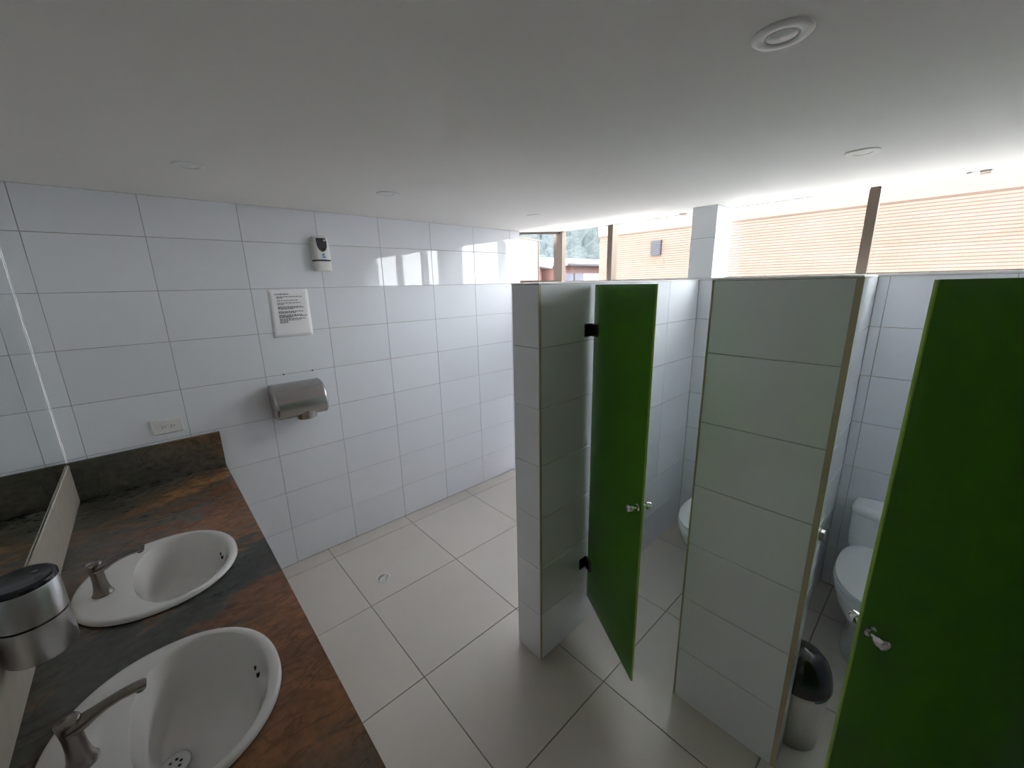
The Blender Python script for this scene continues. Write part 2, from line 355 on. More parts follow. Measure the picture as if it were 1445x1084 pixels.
# ------------------------------------------------------------------ windows
def mullion(parent, y, wd=0.045, dp=0.09, x=3.19):
    mb = MB(); mb.box((x, y - wd / 2, 1.757), (x + dp * 0.45, y + wd / 2, CZ), 0.003); mb.box((x + dp * 0.45, y - wd / 2 + 0.008, 1.757), (x + dp, y + wd / 2 - 0.008, CZ), 0.002)
    return mb.build('mullion', ALU, parent)
def window(n, y0, y1, posts):
    wdw = struct(empty('window_%d' % n, (3.22, (y0 + y1) / 2, 1.757))); 
    def put(o): o.parent = wdw; o.matrix_parent_inverse = Matrix.Translation(-Vector(wdw.location)); return o
    edges = sorted([y0] + posts + [y1])
    for p in posts: put(mullion(None, p))
    for a, b in zip(edges[:-1], edges[1:]):
        put(box('pane', (3.222, a + 0.012, 1.762), (3.228, b - 0.012, CZ - 0.002), GLASS))
    put(box('track', (3.205, y0, 1.757), (3.245, y1, 1.763), ALU))
    return wdw, put
w1, put1 = window(2, -1.425, -0.20, [-0.685])
w2, put2 = window(3, -3.72, -1.578, [-2.275, -2.99])
put2(MB().box((3.15, -2.66, 2.176), (3.19, -2.625, 2.1875), 0.002).box((3.155, -2.60, 2.180), (3.18, -2.585, 2.1875), 0.002).build('catch', STEEL))
put1(MB().box((3.14, -1.31, 2.178), (3.175, -1.27, 2.1875), 0.002).build('catch', STEEL))
# corner window: chamfered head, corner post, sash standing open
wc = struct(empty('window_1', (3.0, 0.0, 1.757)))
def putc(o): o.parent = wc; o.matrix_parent_inverse = Matrix.Translation(-Vector(wc.location)); return o
putc(MB().box((3.165, -0.205, 1.757), (3.215, -0.135, CZ), 0.003).box((3.185, -0.135, 1.757), (3.255, -0.085, CZ), 0.003).build('corner_post', ALU))
A = Vector((2.846, 0.132)); Bp = Vector((3.19, -0.165)); t = (Bp - A).normalized(); nn = Vector((t.y, -t.x))
def slab2(name, a, b, hw, z0, z1, m):
    tt = (b - a).normalized(); q = Vector((tt.y, -tt.x)) * hw
    c = [a + q, b + q, b - q, a - q]
    mb = MB(); mb.loft([[(p.x, p.y, z0) for p in c], [(p.x, p.y, z1) for p in c]]); return fix_normals(mb.build(name, m))
putc(slab2('head_rail', A, Bp, 0.02, 2.172, CZ, ALU)); putc(slab2('bottom_rail', A, Bp, 0.02, 1.757, 1.772, ALU))
S0 = Vector((2.885, 0.125)); S1 = Vector((3.33, 0.245))
putc(slab2('sash_pane', S0, S1, 0.003, 1.78, 2.15, SASHGLASS))
ts = (S1 - S0).normalized()
putc(slab2('sash_stile', S1 - ts * 0.018, S1, 0.012, 1.765, 2.165, ALU)); putc(slab2('sash_stile', S0, S0 + ts * 0.018, 0.012, 1.765, 2.165, ALU))
putc(slab2('sash_rail', S0, S1, 0.011, 2.152, 2.166, ALU)); putc(slab2('sash_rail', S0, S1, 0.011, 1.764, 1.778, ALU))

# ------------------------------------------------------------------ stall dividers
TOP = 1.745
def pier(name, x0, x1, y0, y1, trims, faces='LRFB'):
    """tiled pier, tiles laid on the faces named: F = -x, B = +x, R = -y, L = +y"""
    p = struct(box(name, (x0 + TD, y0 + TD, 0), (x1 - TD, y1 - TD, TOP - 0.004), GROUT))
    zb = ROW7[:-1] + [TOP - 0.004]
    if 'F' in faces: tiles(p, (-1, 0), x0, [y0, y1], zb)
    if 'B' in faces: tiles(p, (1, 0), x1, [y0, y1], zb)
    if 'R' in faces: tiles(p, (0, -1), y0, [x0, x1], zb)
    if 'L' in faces: tiles(p, (0, 1), y1, [x0, x1], zb)
    box('cap', (x0, y0, TOP - 0.004), (x1, y1, TOP + 0.003), CAPM, p, 0.0015)
    for (tx0, ty0, tx1, ty1) in trims: box('corner_trim', (tx0, ty0, 0.0), (tx1, ty1, TOP - 0.002), TRIM, p, 0.001)
    return p
def divider(parent, x0, x1, y0, y1, org):
    b = box('panel', (x0, y0 + TD, 0), (x1, y1 - TD, TOP - 0.004), GROUT, parent)
    zb = ROW7[:-1] + [TOP - 0.004]
    tiles(parent, (0, -1), y0, rng(x0, x1, W, org), zb); tiles(parent, (0, 1), y1, rng(x0, x1, W, org), zb)
    box('cap', (x0, y0, TOP - 0.004), (x1, y1, TOP + 0.003), CAPM, parent, 0.0015)
p1 = pier('wall_divider', 1.422, 1.815, -1.588, -1.435, [(1.4205, -1.5895, 1.432, -1.586)])
divider(p1, 1.8155, 2.9995, -1.505, -1.4355, 2.612)
p2 = pier('wall_divider', 1.725, 1.808, -2.478, -2.095, [(1.7235, -2.4795, 1.729, -2.463), (1.7235, -2.10, 1.727, -2.0935)])
divider(p2, 1.8085, 2.9995, -2.372, -2.25, 2.612)
p3 = pier('wall_divider', 1.422, 1.815, -3.12, -2.975, [(1.4205, -3.1215, 1.432, -3.118)])
divider(p3, 1.8155, 2.9995, -3.12, -2.97, 2.612)

# ------------------------------------------------------------------ stall doors
def stall_door(hx, hy, fx_, fy_, label, wall_side):
    """glass door from hinge to free edge; local x runs hinge -> free"""
    L_ = math.hypot(fx_ - hx, fy_ - hy); a = math.atan2(fy_ - hy, fx_ - hx)
    d_ = tag(empty('stall_door', (hx, hy, 0.17), a), label, 'door')
    t_ = 0.003; z0, z1 = 0.0, 1.566
    MB().box((0.0, -t_, z0), (L_ - 0.004, t_, z1)).build('glass_panel', GREEN, d_)
    MB().box((L_ - 0.0038, -t_, z0), (L_, t_, z1), 0.0008).build('polished_edge', GREENEDGE, d_)
    for z in (0.205, 1.375):
        h_ = MB().box((-0.002, -0.017, z - 0.028), (0.05, -t_, z + 0.028), 0.002).box((-0.002, t_, z - 0.028), (0.05, 0.017, z + 0.028), 0.002)
        h_.build('hinge', DARKCHROME, d_)
        b = MB().box((-0.003, -0.010, z - 0.026), (0.010, 0.010, z + 0.026), 0.002)
        if wall_side: b.box((0.0, -0.014, z - 0.026), (0.006, 0.0, z + 0.026), 0.001)
        b.build('hinge_barrel', DARKCHROME, d_)
        pl = MB().box((hx - 0.055, wall_side - (0.006 if wall_side > hy else -0.0005), 0.17 + z - 0.028), (hx - 0.004, wall_side + (-0.0005 if wall_side > hy else 0.006), 0.17 + z + 0.028), 0.001).build('hinge_plate', DARKCHROME)
        pl.parent = d_; pl.matrix_parent_inverse = (Matrix.Translation((hx, hy, 0.17)) @ Matrix.Rotation(a, 4, 'Z')).inverted()
    kz = 0.775
    for s in (-1, 1):
        pr = [(0.0135, 0.0), (0.0135, 0.003), (0.008, 0.005), (0.008, 0.022), (0.0135, 0.025), (0.0145, 0.035), (0.0125, 0.042), (0.006, 0.044)]
        n = 20; mb = MB()
        mb.loft([[(L_ - 0.026 + r_ * math.cos(2 * PI * k / n), s * (t_ + h), kz + r_ * math.sin(2 * PI * k / n)) for k in range(n)] for r_, h in pr], True, True, True)
        fix_normals(mb.build('knob', CHROME, d_))
    return d_
stall_door(1.757, -1.602, 1.512, -2.012, 'narrow green glass stall door standing ajar beside the free-standing tiled pier', -1.588)
stall_door(1.757, -2.958, 1.410, -2.620, 'wide open green glass stall door partly hiding the toilet with the bin', -2.975)
sp_ = tag(MB().box((1.765, -2.492, 0.935), (1.79, -2.4785, 0.965), 0.002).build('door_strike', STEEL), 'small steel door strike on the edge of the wide tiled pier', 'door strike')

# ------------------------------------------------------------------ ceiling lamps
def downlight(x, y, label):
    t_ = tag(empty('ceiling_light', (x, y, CZ)), label, 'ceiling light', 'recessed ceiling downlights')
    MB().lathe([(0.051, 0), (0.051, -0.002), (0.047, -0.005), (0.031, -0.0055), (0.028, -0.003), (0.028, 0)], 40, caps=False).build('ring', LAMPRING, t_)
    MB().lathe([(0.0275, 0.0), (0.0275, -0.0025), (0.022, -0.0045), (0.001, -0.005)], 32).build('lens', LENS, t_)
downlight(1.287, -2.350, 'round white downlight over the open floor in front of the stalls')
downlight(2.362, -2.328, 'round white downlight above the stall with the bin')
downlight(0.532, -0.688, 'round white downlight above the front edge of the basin counter')
downlight(1.300, -0.684, 'round white downlight before the tiled wall, nearest the air freshener')
downlight(2.362, -0.650, 'round white downlight before the tiled wall, nearest the corner window')

# ------------------------------------------------------------------ counter
CT = 0.795; CX1 = 0.512; CY1 = -2.45
SINKS = [(0.200, -0.935), (0.195, -1.582)]
HOLE_RX, HOLE_RY, HOLE_DX = 0.160, 0.215, 0.042
counter = tag(empty('basin_counter', (0.22, -1.2, 0)), 'rust and dark green granite basin counter with backsplash', 'counter')
def putk(o): o.parent = counter; o.matrix_parent_inverse = Matrix.Translation(-Vector(counter.location)); return o
def slab_with_holes():
    mb = MB(); T = 0.035; x0, x1 = LX, CX1
    ys = [-0.0025]
    for _, cy in SINKS: ys += [cy + 0.29, cy - 0.29]
    ys.append(CY1)
    plain = [(ys[0], ys[1]), (ys[2], ys[3]), (ys[4], ys[5])]
    for (a, b) in plain:
        if a - b < 1e-4: continue
        mb.add([(x0, b, CT), (x1, b, CT), (x1, a, CT), (x0, a, CT)], [(0, 1, 2, 3)]); mb.add([(x0, b, CT - T), (x1, b, CT - T), (x1, a, CT - T), (x0, a, CT - T)], [(3, 2, 1, 0)])
    for sx, cy in SINKS:
        cx = sx + HOLE_DX
        ang = sorted([2 * PI * k / 72 for k in range(72)] + [math.atan2(yy, xx) % (2 * PI) for xx in (x0 - cx, x1 - cx) for yy in (-0.29, 0.29)])
        inn = []; outr = []
        for a in ang:
            c, s = math.cos(a), math.sin(a)
            rr = 1 / math.sqrt((c / HOLE_RX) ** 2 + (s / HOLE_RY) ** 2); inn.append((cx + rr * c, cy + rr * s))
            tx = ((x1 - cx) / c if c > 1e-9 else ((x0 - cx) / c if c < -1e-9 else 1e9)); ty = (0.29 / abs(s) if abs(s) > 1e-9 else 1e9)
            q = min(tx, ty); outr.append((cx + q * c, cy + q * s))
        n = len(ang)
        mb.loft([[(x, y, CT) for x, y in outr], [(x, y, CT) for x, y in inn], [(x, y, CT - T) for x, y in inn], [(x, y, CT - T) for x, y in outr]], False)
    # edges
    mb.add([(x1, -0.0025, CT), (x1, CY1, CT), (x1, CY1, CT - T), (x1, -0.0025, CT - T)], [(0, 1, 2, 3)])
    mb.add([(x0, CY1, CT), (x1, CY1, CT), (x1, CY1, CT - T), (x0, CY1, CT - T)], [(0, 1, 2, 3)])
    return fix_normals(mb.build('countertop', GRANITE))
putk(slab_with_holes())
o = putk(box('apron', (CX1 - 0.028, CY1, CT - 0.16), (CX1 - 0.004, -0.003, CT - 0.0352), GRANITE, None, 0.002))
putk(box('backsplash', (LX + 0.0005, -0.020, CT + 0.0005), (CX1, -0.0025, 0.990), GRANITE, None, 0.002))
o = putk(box('backsplash', (LX, CY1, CT + 0.0005), (LX + 0.006, -0.0202, 0.982), PALE, None, 0.002)); o['label'] = 'pale beige stone strip under the mirror'
for y in (-0.03, CY1 + 0.05): putk(box('side_panel', (LX + 0.01, y - 0.018, 0.0005), (CX1 - 0.06, y, CT - 0.0355), WOOD, None, 0.001))
mirror = tag(empty('wall_mirror', (LX, -1.6, 0.985)), 'large frameless wall mirror above the basin counter', 'mirror')
MB().box((-0.0055, -1.58, 0.0), (-0.0005, 1.594, 1.195)).build('glass', MIRROR, mirror)

# ------------------------------------------------------------------ washbasins
def basin(loc, label):
    t_ = tag(empty('washbasin', (loc[0], loc[1], CT)), label, 'washbasin', 'oval washbasins in the granite counter')
    n = 72
    def outer(a, inset=0.0):
        c, s = math.cos(a), math.sin(a); e = 2 / 2.15
        x = math.copysign(abs(c) ** e, c); y = math.copysign(abs(s) ** e, s)
        return (0.003 + (0.219 - inset) * x, (0.236 - inset) * y)
    def inner(a, k=1.0, dx=0.0):
        c, s = math.cos(a), math.sin(a)
        hx = 0.143 if c >= 0 else 0.122
        ee = 2 / 2.0 if c >= 0 else 2 / 2.5
        x = math.copysign(abs(c) ** ee, c); y = math.copysign(abs(s) ** ee, s)
        return (0.052 + dx + hx * k * x, (0.203) * k * y)
    A_ = [2 * PI * i / n for i in range(n)]
    R = []
    for ins, z in ((0.004, 0.0004), (0.0, 0.005), (0.001, 0.011), (0.006, 0.0155), (0.014, 0.0165)): R.append([outer(a, ins) + (z,) for a in A_])
    for w_, z in ((0.4, 0.0155), (0.85, 0.0135), (1.0, 0.0105)):
        R.append([tuple((1 - w_) * p + w_ * q for p, q in zip(outer(a, 0.014), inner(a))) + (z,) for a in A_])
    for k, z in ((0.978, 0.004), (0.962, -0.008), (0.905, -0.03), (0.855, -0.06), (0.79, -0.09), (0.70, -0.115), (0.60, -0.131), (0.38, -0.139), (0.14, -0.142)):
        R.append([inner(a, k, -0.085 * (1 - k) ** 0.9 * (0.4 + 0.6 * (1 - k))) + (z,) for a in A_])
    mb = MB(); mb.loft(R, False, True, True); o_ = fix_normals(mb.build('bowl', CERAMIC, t_))
    md = o_.modifiers.new('thickness', 'SOLIDIFY'); md.thickness = 0.006; md.offset = -1
    cx = 0.052 - 0.069
    dr = MB().lathe([(0.031, -0.1405), (0.031, -0.1375), (0.027, -0.1355), (0.022, -0.137), (0.001, -0.1375)], 32, (cx, 0, 0)).build('drain', BSTEEL, t_)
    for k in range(6):
        a = 2 * PI * k / 6 + 0.2
        MB().lathe([(0.0032, -0.1375), (0.0032, -0.1366), (0.0005, -0.1364)], 10, (cx + 0.012 * math.cos(a), 0.012 * math.sin(a), 0)).build('drain_hole', HOLE, dr)
    for dy in (0.033, 0.061):     # overflow slots high on the front wall
        x0_ = 0.052 + 0.143 * 0.886 - 0.0105
        mb = MB(); m_ = 14
        mb.loft([[(x0_ + q, dy - 0.02 + 0.0045 * math.cos(2 * PI * k / m_), -0.036 + 0.0065 * math.sin(2 * PI * k / m_)) for k in range(m_)] for q in (0.0, 0.012)])
        fix_normals(mb.build('overflow_slot', HOLE, t_))
    return t_
basin(SINKS[0], 'white oval washbasin nearest the tiled wall with the hand dryer')
basin(SINKS[1], 'white oval washbasin set in the counter farther from the hand dryer wall')
def faucet(x, y, label):
    t_ = tag(empty('faucet', (x, y, CT + 0.0145)), label, 'faucet', 'brushed nickel basin faucets')
    MB().lathe([(0.0265, 0), (0.0265, 0.003), (0.0235, 0.007), (0.0195, 0.022), (0.0165, 0.045), (0.016, 0.07), (0.0175, 0.092), (0.0195, 0.106), (0.0195, 0.111), (0.017, 0.1145), (0.001, 0.116)], 28).build('column', NICKEL, t_)
    pts_ = [(-0.004, 0, 0.092), (0.01, 0, 0.092), (0.022, 0, 0.0945), (0.036, 0, 0.100), (0.055, 0, 0.106), (0.080, 0, 0.1105), (0.100, 0, 0.111), (0.114, 0, 0.1095), (0.118, 0, 0.1085)]
    MB().tube(pts_, [0.019, 0.0185, 0.0155, 0.0125, 0.011, 0.0105, 0.011, 0.0115, 0.0098], 20, True, 0.95).build('spout', NICKEL, t_)
    MB().lathe([(0.008, 0.0), (0.008, -0.004), (0.006, -0.005)], 16, (0.107, 0, 0.1025)).build('aerator', DARKCHROME, t_)
    return t_
faucet(0.060, -0.955, 'brushed nickel faucet on the washbasin nearest the hand dryer wall')
faucet(0.056, -1.595, 'brushed nickel faucet on the washbasin farther from the hand dryer wall')

# ------------------------------------------------------------------ soap dispenser on the mirror
t_ = tag(empty('soap_dispenser', (LX + 0.068, -1.346, 0.943)), 'round brushed steel soap dispenser with black lid fixed to the mirror', 'soap dispenser')
MB().lathe([(0.057, 0.0), (0.0588, 0.002), (0.0588, 0.088)], 48).build('lower_body', BSTEEL, t_)
MB().lathe([(0.0575, 0.088), (0.0575, 0.094)], 48, caps=False).build('band', DARKCHROME, t_)
MB().lathe([(0.0588, 0.094), (0.0588, 0.174), (0.058, 0.176)], 48).build('upper_body', BSTEEL, t_)
lid = MB().lathe([(0.0585, 0.176), (0.0585, 0.184), (0.056, 0.188), (0.050, 0.1895), (0.049, 0.1885), (0.001, 0.189)], 48).build('lid', BLACKP, t_)
MB().lathe([(0.006, 0.1888), (0.006, 0.1898), (0.001, 0.19)], 14, (0.022, 0.012, 0)).build('lock', DARKCHROME, lid)
MB().box((-0.0675, -0.03, 0.045), (-0.052, 0.03, 0.165), 0.002).build('wall_bracket', DARKCHROME, t_)

# ------------------------------------------------------------------ hand dryer
t_ = tag(empty('hand_dryer', (0.922, 0, 1.10)), 'brushed steel hand dryer on the tiled wall under the printed notice', 'hand dryer')
prof = [(y * 1.28, z) for y, z in [(0.0, 0.098), (0.02, 0.0975), (0.045, 0.093), (0.066, 0.082), (0.085, 0.066), (0.099, 0.046), (0.109, 0.024), (0.115, 0.0), (0.116, -0.03), (0.111, -0.06), (0.102, -0.080), (0.090, -0.092), (0.075, -0.097), (0.04, -0.099), (0.0, -0.099)]]
def dsec(x, k): return [(x, -0.0005 - y * k, z * (0.35 + 0.65 * k) if k < 1 else z) for y, z in prof]
mb = MB(); mb.loft([dsec(-0.126, 1.0), dsec(0.126, 1.0)], True, True, True); b_ = fix_normals(mb.build('body', STEEL, t_))
for s in (-1, 1):
    mb = MB(); mb.loft([[(s * x, -0.0005 - y * k, z * k) for y, z in prof] for x, k in ((0.1262, 1.012), (0.134, 1.0), (0.140, 0.96), (0.143, 0.9))], True, True, True)
    fix_normals(mb.build('end_panel', STEEL, t_))
mb = MB(); n = 24
mb.loft([[(0.022 + r_ * math.cos(2 * PI * k / n), -0.085 + 0.75 * r_ * math.sin(2 * PI * k / n) + dy, z) for k in range(n)] for r_, z, dy in ((0.075, -0.02, 0.0), (0.072, -0.045, -0.004), (0.066, -0.07, -0.008), (0.058, -0.095, -0.010), (0.054, -0.113, -0.011), (0.049, -0.116, -0.011), (0.045, -0.10, -0.009))], True, True, True)
nz = fix_normals(mb.build('nozzle', STEEL, t_))
for i, x in enumerate((0.873, 1.035)):
    tag(fix_normals(MB().loft([[(x + 0.0045 * math.cos(2 * PI * k / 10), y, 1.2505 + 0.0045 * math.sin(2 * PI * k / 10)) for k in range(10)] for y in (0.001, -0.003)]).build('wall_screw', DARKCHROME)), 'small dark screw in the grout line above the hand dryer', 'screw', 'screws above the hand dryer')

# ------------------------------------------------------------------ notice
t_ = tag(empty('paper_notice', (0.9635, 0, 1.607)), 'white printed paper notice taped above the hand dryer', 'notice')
mb = MB(); NXs, NZs = 10, 12; hw, hh = 0.107, 0.137
def bulge(u_, v_): return -0.0012 - 0.006 * max(0.0, 0.25 - v_) * (1 - u_) * 4 * 0.4 - 0.0015 * math.sin(PI * u_) * (1 - v_)
vv = [(-hw + 2 * hw * i / NXs, bulge(i / NXs, j / NZs), -hh + 2 * hh * j / NZs) for j in range(NZs + 1) for i in range(NXs + 1)]
mb.add(vv, [(j * (NXs + 1) + i, j * (NXs + 1) + i + 1, (j + 1) * (NXs + 1) + i + 1, (j + 1) * (NXs + 1) + i) for j in range(NZs) for i in range(NXs)], True)
o = mb.build('sheet', PAPER, t_); md = o.modifiers.new('thickness', 'SOLIDIFY'); md.thickness = 0.0004; md.offset = 1
mb = MB()
rnd = random.Random(3)
lines = [(0.110, -0.072, 0.002, 1)]
for z, x1, h in ((0.0955, 0.080, 0), (0.0885, -0.028, 0), (0.074, 0.052, 0), (0.0600, 0.062, 0), (0.0530, -0.030, 0), (0.0385, 0.068, 0), (0.0325, 0.080, 1), (0.0265, 0.018, 0),
                 (0.0105, 0.070, 1), (0.0035, 0.030, 1), (-0.0100, 0.060, 1), (-0.0165, 0.085, 1), (-0.0225, 0.010, 1), (-0.0320, 0.076, 1), (-0.0400, 0.054, 0), (-0.0460, -0.02, 0), (-0.0530, -0.022, 1)):
    lines.append((z, -0.064, x1, h))
for z, xa, xb, bold in lines:
    x = xa; hgt = 0.0062 if bold else 0.0048
    while x < xb - 0.004:
        wl = min(rnd.uniform(0.006, 0.018), xb - x)
        yy = bulge((x + hw) / (2 * hw), (z + hh) / (2 * hh)) - 0.0007
        k = int(wl / 0.0021) or 1
        for q in range(k):          # letters as small strokes
            xx = x + q * wl / k
            mb.add([(xx, yy, z - hgt / 2), (xx + wl / k * 0.72, yy, z - hgt / 2), (xx + wl / k * 0.72, yy, z + hgt * rnd.choice((0.3, 0.5))), (xx, yy, z + hgt * rnd.choice((0.3, 0.5)))], [(0, 1, 2, 3)])
        x += wl + 0.003
mb.build('printed_text', INK, t_)

# ------------------------------------------------------------------ air freshener
t_ = tag(empty('air_freshener', (1.168, 0, 1.845)), 'white automatic air freshener with dark shield high on the tiled wall', 'air freshener')
def rrect(hx, d0, d1, rr, z, n=6):
    """outline with rounded front corners, back on the wall"""
    p = [(-hx, -d0, z)]
    for k in range(n + 1): a = PI + (PI / 2) * k / n; p.append((-hx + rr + rr * math.cos(a), -d1 + rr + rr * math.sin(a), z))
    for k in range(n + 1): a = 1.5 * PI + (PI / 2) * k / n; p.append((hx - rr + rr * math.cos(a), -d1 + rr + rr * math.sin(a), z))
    p.append((hx, -d0, z)); return p
mb = MB(); mb.loft([rrect(0.043, 0.0005, 0.060, 0.02, 0.0), rrect(0.0455, 0.0005, 0.066, 0.022, 0.004), rrect(0.0465, 0.0005, 0.068, 0.022, 0.056)], True, True, True)
fix_normals(mb.build('lower_shell', WHITEP, t_))
mb = MB(); mb.loft([rrect(0.0455, 0.0005, 0.066, 0.022, 0.056), rrect(0.0455, 0.0005, 0.066, 0.022, 0.066)], True, True, True); fix_normals(mb.build('seam_band', GREYP, t_))
mb = MB(); mb.loft([rrect(0.0465, 0.0005, 0.068, 0.022, 0.066), rrect(0.0465, 0.0005, 0.066, 0.024, 0.12), rrect(0.045, 0.0005, 0.060, 0.024, 0.165), rrect(0.042, 0.0005, 0.052, 0.022, 0.19), rrect(0.037, 0.0005, 0.042, 0.018, 0.199)], True, True, True)
fix_normals(mb.build('upper_shell', WHITEP, t_))
def shell_y(z): return -(0.0685 - max(0, z - 0.066) * 0.045 - max(0, z - 0.12) * 0.09 - max(0, z - 0.165) * 0.2)
sh = [(-0.027, 0.188), (0.027, 0.188), (0.029, 0.165), (0.027, 0.14), (0.020, 0.122), (0.008, 0.112), (0.0, 0.110), (-0.008, 0.112), (-0.020, 0.122), (-0.027, 0.14), (-0.029, 0.165)]
mb = MB(); mb.loft([[(x, shell_y(z) + 0.003, z) for x, z in sh], [(x, shell_y(z) - 0.0015, z) for x, z in sh], [(x * 0.9, shell_y(z) - 0.003, 0.150 + (z - 0.150) * 0.92) for x, z in sh]], True)
shd = fix_normals(mb.build('shield', GREYP, t_))
fix_normals(MB().loft([[(0.004 + 0.007 * math.cos(2 * PI * k / 16), y, 0.128 + 0.007 * math.sin(2 * PI * k / 16)) for k in range(16)] for y in (shell_y(0.128) - 0.001, shell_y(0.128) - 0.0045)]).build('spray_hole', HOLE, shd))
fix_normals(MB().box((0.012, shell_y(0.177) - 0.0045, 0.171), (0.024, shell_y(0.177) - 0.002, 0.180)).build('indicator', LENS, shd))
lg = []
for k in range(9): a = PI * 0.15 + k / 8 * PI * 1.2; lg.append((0.003 + 0.008 * math.cos(a), 0.094 + 0.007 * math.sin(a)))
mb = MB(); yl = -0.0695
mb.loft([[(x, yl + 0.003, z) for x, z in lg], [(x, yl, z) for x, z in lg]]); mb.box((-0.006, yl, 0.083), (0.012, yl + 0.003, 0.088)); mb.box((-0.008, yl, 0.075), (0.013, yl + 0.003, 0.080))
fix_normals(mb.build('logo', BLUEP, t_)); fix_normals(MB().box((-0.013, -0.0698, 0.057), (0.017, -0.066, 0.067), 0.001).build('label', NAVY, t_))

# ------------------------------------------------------------------ wall outlet
t_ = tag(empty('wall_outlet', (0.308, 0, 1.0735)), 'white double wall outlet just above the granite backsplash', 'outlet')
mb = MB()
def orect(hx, hz, y): return [(-hx, y, -hz), (hx, y, -hz), (hx, y, hz), (-hx, y, hz)]
mb.loft([orect(0.0625, 0.038, -0.0003), orect(0.0625, 0.038, -0.008), orect(0.059, 0.0345, -0.012)]); fix_normals(mb.build('plate', WHITEP, t_))
fix_normals(MB().box((-0.034, -0.0135, -0.017), (0.034, -0.0118, 0.017), 0.0006).build('insert', WHITEP, t_))
for cx in (-0.018, 0.018):
    s_ = fix_normals(MB().box((cx - 0.0135, -0.0148, -0.0135), (cx + 0.0135, -0.0136, 0.0135), 0.0005).build('socket', WHITEP, t_))
    for zz in (0.005, -0.005): fix_normals(MB().box((cx - 0.0075, -0.0152, zz - 0.0012), (cx - 0.0005, -0.0146, zz + 0.0012)).build('slot', HOLE, s_))
    fix_normals(MB().loft([[(cx + 0.0075 + 0.0026 * math.cos(2 * PI * k / 10), y, 0.0026 * math.sin(2 * PI * k / 10)) for k in range(10)] for y in (-0.0146, -0.0152)]).build('earth_hole', HOLE, s_))

# ------------------------------------------------------------------ floor drain
t_ = tag(empty('floor_drain', (1.122, -0.535, 0.0)), 'small round white floor drain set in a beige floor tile', 'floor drain')
MB().lathe([(0.040, 0.0), (0.040, 0.0035), (0.033, 0.0045), (0.032, 0.001)], 32, caps=False).build('rim', CAPM, t_)
MB().lathe([(0.0318, 0.0003), (0.0318, 0.0012), (0.001, 0.0012)], 24).build('plate', PALE, t_)
MB().box((-0.030, -0.004, 0.0012), (0.030, 0.004, 0.0042), 0.0008).build('bar', CAPM, t_, rot=(0, 0, 0.5))
MB().lathe([(0.014, 0.001), (0.014, 0.0042), (0.009, 0.0045), (0.008, 0.001)], 20, (-0.010, -0.010, 0)).build('ring', CAPM, t_)

# ------------------------------------------------------------------ toilets (local +x points at the wall behind)
def egg(cx, hf, hb, hy, z, n=40, e=2.2, eb=2.6):
    out = []
    for k in range(n):
        a = 2 * PI * k / n; c, s = math.cos(a), math.sin(a)
        ex = 2 / (e if c < 0 else eb)
        out.append((cx + (hf if c < 0 else hb) * math.copysign(abs(c) ** ex, c), hy * math.copysign(abs(s) ** ex, s), z))
    return out
def toilet(x, y, label):
    t_ = tag(empty('toilet', (x, y, 0)), label, 'toilet', 'white toilets in the stalls')
    mb = MB()
    mb.loft([egg(-0.36, 0.225, 0.20, 0.118, 0.0005), egg(-0.36, 0.225, 0.20, 0.118, 0.012), egg(-0.36, 0.212, 0.195, 0.108, 0.03), egg(-0.36, 0.20, 0.19, 0.105, 0.12),
             egg(-0.37, 0.212, 0.20, 0.125, 0.19), egg(-0.38, 0.248, 0.22, 0.156, 0.25), egg(-0.39, 0.28, 0.25, 0.175, 0.31), egg(-0.395, 0.292, 0.27, 0.182, 0.355), egg(-0.395, 0.296, 0.275, 0.185, 0.378), egg(-0.395, 0.290, 0.27, 0.180, 0.388)], True, True, True)
    fix_normals(mb.build('bowl', TOILETC, t_))
    mb = MB(); mb.loft([egg(-0.40, 0.290, 0.235, 0.182, 0.3885), egg(-0.40, 0.296, 0.237, 0.187, 0.393), egg(-0.40, 0.296, 0.237, 0.187, 0.402), egg(-0.40, 0.292, 0.235, 0.184, 0.406)], True, True, True)
    fix_normals(mb.build('seat', TOILETC, t_))
    mb = MB(); mb.loft([egg(-0.40, 0.290, 0.232, 0.183, 0.4065), egg(-0.40, 0.294, 0.234, 0.186, 0.411), egg(-0.40, 0.290, 0.232, 0.183, 0.422), egg(-0.40, 0.27, 0.22, 0.168, 0.431), egg(-0.39, 0.20, 0.18, 0.13, 0.436), egg(-0.38, 0.08, 0.08, 0.05, 0.438)], True, True, True)
    fix_normals(mb.build('lid', TOILETC, t_))
    for s in (-1, 1): MB().lathe([(0.012, 0.40), (0.012, 0.425), (0.009, 0.43)], 14, (-0.172, s * 0.075, 0)).build('lid_hinge', TOILETC, t_)
    def tk(cx, hx, hy, z): return egg(cx, hx, hx, hy, z, 40, 3.2, 6)
    mb = MB(); mb.loft([tk(-0.12, 0.10, 0.115, 0.0005), tk(-0.12, 0.10, 0.115, 0.2), tk(-0.115, 0.105, 0.15, 0.33), tk(-0.122, 0.117, 0.180, 0.40), tk(-0.114, 0.109, 0.186, 0.46), tk(-0.104, 0.099, 0.190, 0.53), tk(-0.102, 0.097, 0.190, 0.568)], True, True, True)
    fix_normals(mb.build('tank', TOILETC, t_))
    mb = MB(); mb.loft([tk(-0.104, 0.099, 0.191, 0.5695), tk(-0.104, 0.101, 0.194, 0.574), tk(-0.104, 0.100, 0.192, 0.592), tk(-0.104, 0.090, 0.178, 0.606), tk(-0.104, 0.065, 0.145, 0.612)], True, True, True)
    td = fix_normals(mb.build('tank_lid', TOILETC, t_))
    MB().lathe([(0.022, 0.612), (0.022, 0.616), (0.018, 0.6185), (0.001, 0.619)], 24, (-0.105, 0, 0)).build('flush_button', CHROME, td)
    return t_
